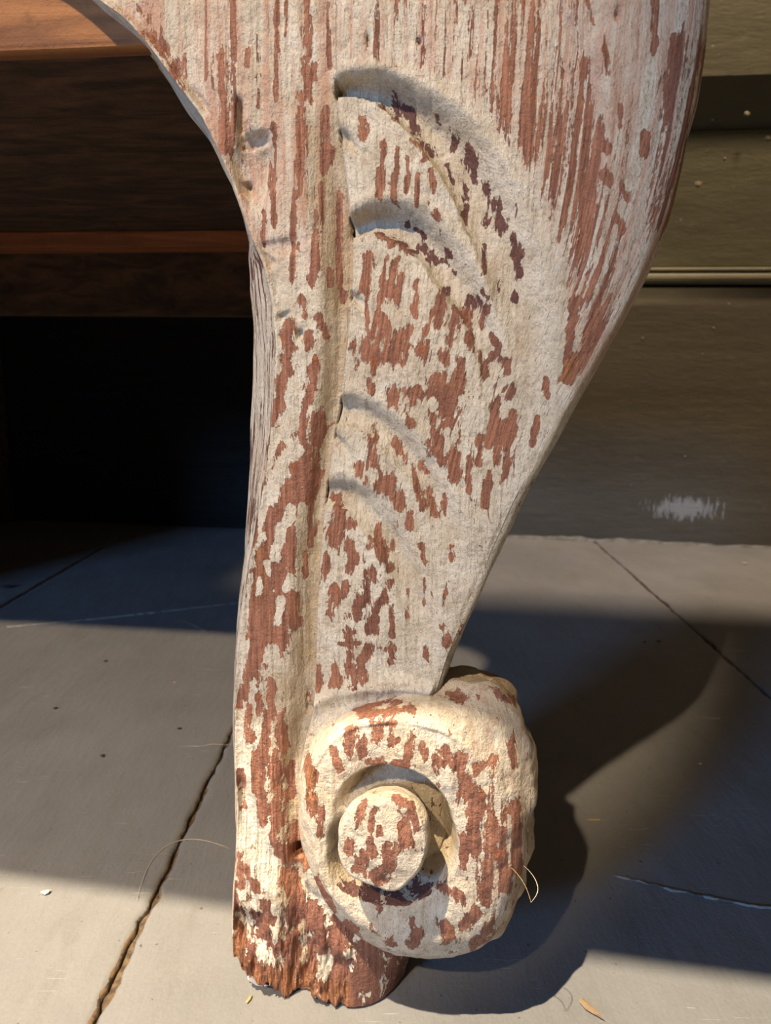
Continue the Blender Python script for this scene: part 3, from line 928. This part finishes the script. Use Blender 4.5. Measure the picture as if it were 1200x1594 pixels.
Rr = polar(ring, DF, (Cu, Cz), th)
Rs = polar(silo, 0.004, (Cu, Cz), th)
Rb = polar(back, 0.030, (Cu, Cz), th)
rec = [(512, 1280), (520, 1240), (550, 1202), (596, 1188), (648, 1198), (688, 1234), (708, 1280), (716, 1315), (704, 1360), (672, 1398), (630, 1414), (580, 1410), (535, 1396), (512, 1372), (505, 1330)]
Rc = polar(rec, DF, (Cu, Cz), th)
rows_r, rows_d = [], []
gapm = np.exp(-((np.angle(np.exp(1j * (th - 2.95)))) / 0.42) ** 2)          # the turn runs into the button on the left
depth_rec = 0.0105 * (1 - 0.8 * gapm)
for t in np.linspace(0.02, 0.76, 26):
    rows_r.append(Rc * t); rows_d.append(DF + depth_rec + 0 * th)
for t in np.linspace(0, 1, 16)[1:]:
    rows_r.append(Rc * (0.76 + 0.24 * t)); rows_d.append(DF + depth_rec * (1 - sstep(0.05, 1, t)) + 0.0006 * (1 - t))
for t in np.linspace(0, 1, 44)[1:]:
    rows_r.append(Rc * (1 - t) + Rr * 0.985 * t); rows_d.append(DF + 0.0014 * (2 * t - 1) ** 2 * (t > .5) - 0.0005 * np.sin(math.pi * t) - 0.0009 * np.exp(-((t - 0.93) / 0.06) ** 2) * np.exp(-((th - 1.75) / 0.95) ** 2) + 0 * th)
for t in np.linspace(0, 1, 26)[1:]:
    a = t * math.pi / 2
    rows_r.append(Rr * 0.985 + (Rs - Rr * 0.985) * (0.55 * math.sin(a) + 0.45 * t)); rows_d.append(DF + 0.0014 + (0.004 - DF - 0.0014) * (0.55 * (1 - math.cos(a)) + 0.45 * t) + 0 * th)
for t in np.linspace(0, 1, 30)[1:]:
    rows_r.append(Rs * (1 - t) + Rb * t); rows_d.append(0.004 + (0.032 - 0.004) * t + 0 * th)
rows_r.append(Rb * 0.97); rows_d.append(0.0345 + 0 * th)
for t in (0.8, 0.5, 0.02):
    rows_r.append(Rb * t); rows_d.append(0.035 + 0 * th)
RRm, DDm = np.stack(rows_r), np.stack(rows_d)
TT = np.repeat(th[None], len(RRm), 0)
SU, SZ = Cu + RRm * np.cos(TT), Cz + RRm * np.sin(TT)
lumpS = fbm(SU * 110, SZ * 110, DDm * 110, 201, 3)
grS = fbm(SU * 700, SZ * 30, DDm * 700, 211, 3)
bl = sstep(-0.6, 0.6, np.cos(TT)) * sstep(-0.008, 0.0, DDm)
disp = 0.0007 * lumpS + 0.0002 * grS + bl * 0.0024 * fbm(SU * 90, SZ * 90, DDm * 90, 221, 2)
isfront = sstep(0.0, -0.006, DDm)
SD = DDm + disp * isfront * sstep(0.0, 0.003, 0.03 - DDm)
RR2 = RRm + disp * (1 - isfront) * (DDm < 0.034)
SU, SZ = Cu + RR2 * np.cos(TT), Cz + RR2 * np.sin(TT)
SZ = np.maximum(SZ, 0.001)
me = grid_mesh('scroll', np.stack([SU, SD, SZ], -1), wrap=True)
X, Y = to_px(SU, SZ, SD)
B2 = [(522, 1165, 526, 1200, 6), (545, 1140, 545, 1165, 9), (562, 1165, 565, 1175, 8), (585, 1135, 590, 1150, 9), (610, 1130, 612, 1155, 9), (636, 1148, 638, 1172, 7), (655, 1160, 662, 1180, 5), (570, 1185, 650, 1192, 4), (690, 1170, 705, 1190, 7), (715, 1185, 728, 1240, 10), (735, 1230, 735, 1320, 8), (745, 1245, 745, 1260, 8), (720, 1300, 722, 1350, 6), (768, 1280, 768, 1330, 8), (760, 1340, 755, 1400, 7), (480, 1185, 486, 1260, 9), (500, 1260, 496, 1300, 4),
      (650, 1450, 640, 1470, 8), (690, 1440, 700, 1460, 9), (600, 1455, 610, 1470, 6), (540, 1440, 560, 1455, 6), (640, 1430, 640, 1440, 4), (690, 1380, 720, 1400, 6), (740, 1420, 720, 1440, 6), (760, 1455, 740, 1470, 6), (500, 1390, 520, 1420, 5), (545, 1100, 620, 1092, 5), (560, 1110, 640, 1104, 5), (700, 1080, 720, 1090, 6), (770, 1080, 800, 1090, 6), (780, 1300, 785, 1380, 6), (800, 1250, 805, 1350, 6), (680, 1180, 690, 1190, 5), (740, 1200, 770, 1180, 5), (795, 1150, 800, 1190, 4), (600, 1400, 590, 1410, 5), (490, 1370, 510, 1400, 5), (660, 1220, 680, 1250, 6)]
wb2 = 3.0 * fbm(X / 9, Y / 14, 0, 231, 2)
wr = 0.26 + 0.46 * stroke_field(X, Y, B2, 1, wb2) + 0.12 * sstep(690, 770, X) * sstep(1140, 1220, Y)
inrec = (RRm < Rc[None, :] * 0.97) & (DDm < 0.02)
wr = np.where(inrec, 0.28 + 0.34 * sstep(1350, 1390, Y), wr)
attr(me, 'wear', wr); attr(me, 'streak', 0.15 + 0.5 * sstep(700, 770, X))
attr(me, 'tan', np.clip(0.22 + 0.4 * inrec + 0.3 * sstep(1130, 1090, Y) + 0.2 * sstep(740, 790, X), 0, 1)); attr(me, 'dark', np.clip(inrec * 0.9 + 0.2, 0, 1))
attr(me, 'bare', np.clip(np.exp(-((X - 484) / 9) ** 2 - ((Y - 1225) / 38) ** 2) * 1.2, 0, 1))
vattr(me, 'grain', np.stack([SU, SD, SZ], -1))
me.flip_normals()
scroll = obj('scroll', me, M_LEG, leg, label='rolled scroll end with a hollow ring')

# ---- button standing in the middle of the scroll
bo = [(525, 1314), (531, 1280), (550, 1254), (586, 1242), (625, 1244), (652, 1262), (667, 1296), (666, 1330), (650, 1364), (628, 1388), (606, 1398), (588, 1388), (560, 1374), (532, 1362)]
BFd = -0.021
Bu, Bz = [float(v) for v in plane_pt(np.array(596.), np.array(1305.), BFd)]
th2 = np.linspace(-math.pi, math.pi, 200, endpoint=False)
Rf = polar(bo, BFd, (Bu, Bz), th2)
rr, dd = [], []
for t in np.linspace(0.01, 0.86, 34):
    rr.append(Rf * t); dd.append(BFd - 0.0018 * (1 - t * t) + 0 * th2)
for t in np.linspace(0, 1, 14)[1:]:
    a = t * math.pi / 2
    rr.append(Rf * (0.86 + 0.14 * math.sin(a))); dd.append(BFd - 0.0005 + 0.0045 * (1 - math.cos(a)) + 0 * th2)
for t in np.linspace(0, 1, 30)[1:]:
    rr.append(Rf * (1 - 0.30 * t)); dd.append(BFd + 0.004 + t * 0.0215 + 0 * th2)
rr, dd = np.stack(rr), np.stack(dd)
tt = np.repeat(th2[None], len(rr), 0)
b1 = 0.0006 * fbm(rr * np.cos(tt) * 140, rr * np.sin(tt) * 140, dd * 140, 301, 3)
rr = rr * (1 + 0.03 * fbm(np.cos(tt) * 2.2, np.sin(tt) * 2.2, dd * 90, 311, 2))
BU, BZ, BDm = Bu + rr * np.cos(tt), Bz + rr * np.sin(tt) - 0.25 * np.maximum(0, dd - BFd - 0.003), dd + b1
me = grid_mesh('scroll_button', np.stack([BU, BDm, BZ], -1), wrap=True)
X, Y = to_px(BU, BZ, BDm)
B3 = [(566, 1258, 560, 1275, 8), (580, 1262, 576, 1290, 5), (545, 1316, 540, 1325, 8), (605, 1318, 604, 1350, 9), (565, 1330, 555, 1350, 8), (560, 1355, 600, 1370, 7), (575, 1310, 582, 1330, 5), (628, 1290, 632, 1310, 8), (640, 1255, 650, 1290, 5), (612, 1240, 630, 1250, 5), (590, 1290, 592, 1300, 4)]
wr = 0.27 + 0.46 * stroke_field(X, Y, B3, 1, 3 * fbm(X / 8, Y / 12, 0, 331, 2))
attr(me, 'wear', wr); attr(me, 'streak', 0.2 + 0 * wr); attr(me, 'tan', 0.25 * sstep(1270, 1235, Y)); attr(me, 'dark', 0.35 + 0 * wr); attr(me, 'bare', 0 * wr)
vattr(me, 'grain', np.stack([BU, BDm, BZ], -1))
me.flip_normals()
obj('scroll_button', me, M_LEG, leg, label='blunt round button in the scroll')

# ---- body of the bench behind the leg: front rail, dark underside planks, back rail, top
D1 = 0.012
DWALL = float((WA - ORG) @ TD)
zr = plane_pt(np.array(100.), np.array(76.), D1)[1]
UL, URr = -0.95, 0.055
rail = obj('front_rail', box_mesh('front_rail', UL, -0.040, D1, D1 + 0.008, float(zr), ZT, 0.0015), M_RAIL, bench, label='bare brown front rail')
# underside rises slightly behind the rail; planks run along the bench
zu = float(zr) + 0.003
u_, zz_ = plane_pt(np.array(200.), np.array(358.), 0.33)
DBK = 0.30
for dtry in np.linspace(0.2, 0.5, 61):
    if abs(plane_pt(np.array(200.), np.array(358.), dtry)[1] - zu) < abs(plane_pt(np.array(200.), np.array(358.), DBK)[1] - zu):
        DBK = dtry
e0 = D1 + 0.009
wid = (DBK + 0.03 - e0) / 3
for i in range(3):
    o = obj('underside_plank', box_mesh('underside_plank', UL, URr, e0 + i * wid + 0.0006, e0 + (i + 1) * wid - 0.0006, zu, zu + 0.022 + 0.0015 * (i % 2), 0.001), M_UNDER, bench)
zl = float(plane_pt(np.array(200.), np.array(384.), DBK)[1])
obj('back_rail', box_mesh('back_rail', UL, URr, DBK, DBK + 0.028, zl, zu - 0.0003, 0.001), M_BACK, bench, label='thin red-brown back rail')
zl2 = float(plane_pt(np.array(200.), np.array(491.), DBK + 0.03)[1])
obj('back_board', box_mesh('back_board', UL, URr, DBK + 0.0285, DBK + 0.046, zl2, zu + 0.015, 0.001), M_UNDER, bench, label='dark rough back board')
obj('wall_shade_panel', box_mesh('wall_shade_panel', -0.93, 0.035, DWALL - 0.016, DWALL - 0.006, 0.0006, zl2 + 0.09, 0.001), M_SHADE, bench, label='near-black sheet painted as the deep shade under the stand')  # added dark sheet, its colour stands for deep shade on the wall
OH = -0.222
DW = float((WA - ORG) @ TD)
DTB = 0.45
obj('added_top_blocker', box_mesh('added_top_blocker', UL, 0.05, DTB + 0.0005, DW - 0.03, ZT, ZT + 0.028, 0.003), M_RAIL, bench)  # unseen slab added to keep the wall lamp off the left side
me = box_mesh('stand_top', UL, 0.62, OH, DTB, ZT, ZT + 0.028, 0.004, 3)
for v in me.vertices:
    if v.co.y < 0:
        v.co.y -= 0.045 * (v.co.x + 0.12)
obj('stand_top', me, M_RAIL, bench)
obj('added_light_blocker', box_mesh('added_light_blocker', -0.645, -0.62, D1 + 0.03, DW - 0.025, 0.0, zu - 0.001, 0.002), M_UNDER, bench)  # unseen board added to block window light under the stand

# ------------------------------------------------------------------ small litter on the floor
def tube(name, pts, r, mat, z=None, **kw):
    cu = bpy.data.curves.new(name, 'CURVE')
    cu.dimensions = '3D'; cu.bevel_depth = r; cu.bevel_resolution = 2; cu.resolution_u = 8
    sp = cu.splines.new('NURBS'); sp.points.add(len(pts) - 1)
    for i, p in enumerate(pts):
        sp.points[i].co = (*p, 1); sp.points[i].radius = 0.45 if i in (0, len(pts) - 1) else 1
    sp.use_endpoint_u = True; sp.order_u = 4
    o = bpy.data.objects.new(name, cu)
    COL.objects.link(o)
    dg = bpy.context.evaluated_depsgraph_get()
    me = bpy.data.meshes.new_from_object(o.evaluated_get(dg))
    bpy.data.objects.remove(o); bpy.data.curves.remove(cu)
    me.name = name
    me.polygons.foreach_set('use_smooth', [True] * len(me.polygons))
    return obj(name, me, mat, **kw)


def fpts(pl, z=0.0003):
    return [tuple(floor_pt(x, y, zz)) for x, y, zz in [(p[0], p[1], p[2] if len(p) > 2 else z) for p in pl]]


tube('hair_strand', fpts([(213, 1402), (216, 1385), (228, 1350), (248, 1322), (275, 1307), (310, 1305), (335, 1312), (358, 1321)]), 0.00011, M_HAIR, label='long pale hair curving over the floor joint left of the leg', cat='hair', group='stray hairs')
tube('hair_strand', fpts([(276, 1163), (295, 1160), (312, 1164), (330, 1156), (345, 1160), (360, 1159)]), 0.00011, M_HAIR, label='short wavy pale hair near the top of the floor joint', cat='hair', group='stray hairs')
tube('hair_strand', fpts([(285, 966), (300, 972), (315, 980), (322, 986)]), 0.00014, M_HAIR, label='short pale hair lying at the edge of the dark shadow', cat='hair', group='stray hairs')


def lpts(pl):
    r = []
    for x, y, d in pl:
        u, z = plane_pt(np.array(float(x)), np.array(float(y)), d)
        r.append(tuple(world(u, d, z)))
    return r


tube('hair_strand', lpts([(748, 1338, -0.0105), (770, 1338, -0.010), (792, 1346, -0.009), (808, 1362, -0.009), (822, 1385, -0.010), (826, 1404, -0.012)]), 0.00012, M_STRAW, label='straw-coloured hair caught on the right side of the scroll', cat='hair', group='stray hairs')
tube('hair_strand', lpts([(812, 1345, -0.004), (828, 1358, -0.004), (839, 1378, -0.006), (838, 1392, -0.008), (826, 1405, -0.012)]), 0.00012, M_HAIR, label='pale hair looping out beyond the scroll edge', cat='hair', group='stray hairs')

for i, (x, y, sx, sy, sz, rz, mat, nm, lab, cat) in enumerate((
    (396, 1529, .0090, .0026, .0016, -0.6, M_LIGHT, 'paint_chip', 'white paint chip beside the rotten bottom of the leg', 'paint chip'),
    (72, 1391, .0036, .0022, .0014, 0.4, M_LIGHT, 'paint_chip', 'small white paint chip at the shadow edge on the left', 'paint chip'),
    (1160, 878, .0050, .0032, .0016, 0.2, M_LIGHT, 'paint_chip', 'pale crumb on the floor near the baseboard on the right', 'paint chip'),
    (1090, 1190, .0018, .0014, .0010, 0.2, M_LIGHT, 'paint_chip', 'tiny pale crumb in the bluish shadow on the right', 'paint chip'),
    (388, 1557, .0040, .0009, .0010, 1.2, M_STRAW, 'straw_bit', 'curled straw bit below the rotten foot', 'straw'),
    (1004, 1000, .0030, .0018, .0012, 0.2, M_DARK, 'dirt_crumb', 'dark crumb left of the far right floor joint', 'crumb'),
    (1025, 999, .0040, .0024, .0012, 0.2, M_DARK, 'dirt_crumb', 'larger dark crumb close to the far right floor joint', 'crumb'),
    (164, 1030, .0034, .0022, .0012, 0.9, M_DARK, 'dirt_crumb', 'dark crumb on the grey floor, farthest one left of the leg', 'crumb'),
    (86, 1103, .0026, .0018, .0010, 0.3, M_DARK, 'dirt_crumb', 'dark crumb on the grey floor near the left picture edge', 'crumb'),
    (279, 1135, .0026, .0020, .0010, 0.1, M_DARK, 'dirt_crumb', 'dark crumb on the grey floor nearest to the leg', 'crumb'),
    (160, 1177, .0026, .0022, .0010, 0.6, M_DARK, 'dirt_crumb', 'dark crumb in the middle of the left floor, nearest the camera', 'crumb'),
    (10, 915, .0120, .0070, .0030, 0.3, M_DARK, 'dirt_crumb', 'dark lump in the shadow under the stand at far left', 'crumb'),
    (272, 1063, .0022, .0010, .0008, 0.3, M_STRAW, 'straw_bit', 'tiny straw bit left of the leg', 'straw'),
    (910, 1208, .0060, .0008, .0008, 0.9, M_STRAW, 'straw_bit', 'thin straw bit in the brown light right of the scroll', 'straw'),
    (924, 1277, .0080, .0007, .0007, 0.0, M_STRAW, 'straw_bit', 'longer thin straw bit right of the scroll', 'straw'),
    (916, 1570, .0085, .0022, .0008, -1.0, M_SPL2, 'wood_splinter', 'tan wood splinter at the corner of the bright patch', 'splinter'),
)):
    p = floor_pt(x, y)
    chunk(nm, (sx, sy, sz), mat, (p[0], p[1], 0.0), rz, 500 + i, None, label=lab, cat=cat, group='litter on the floor')
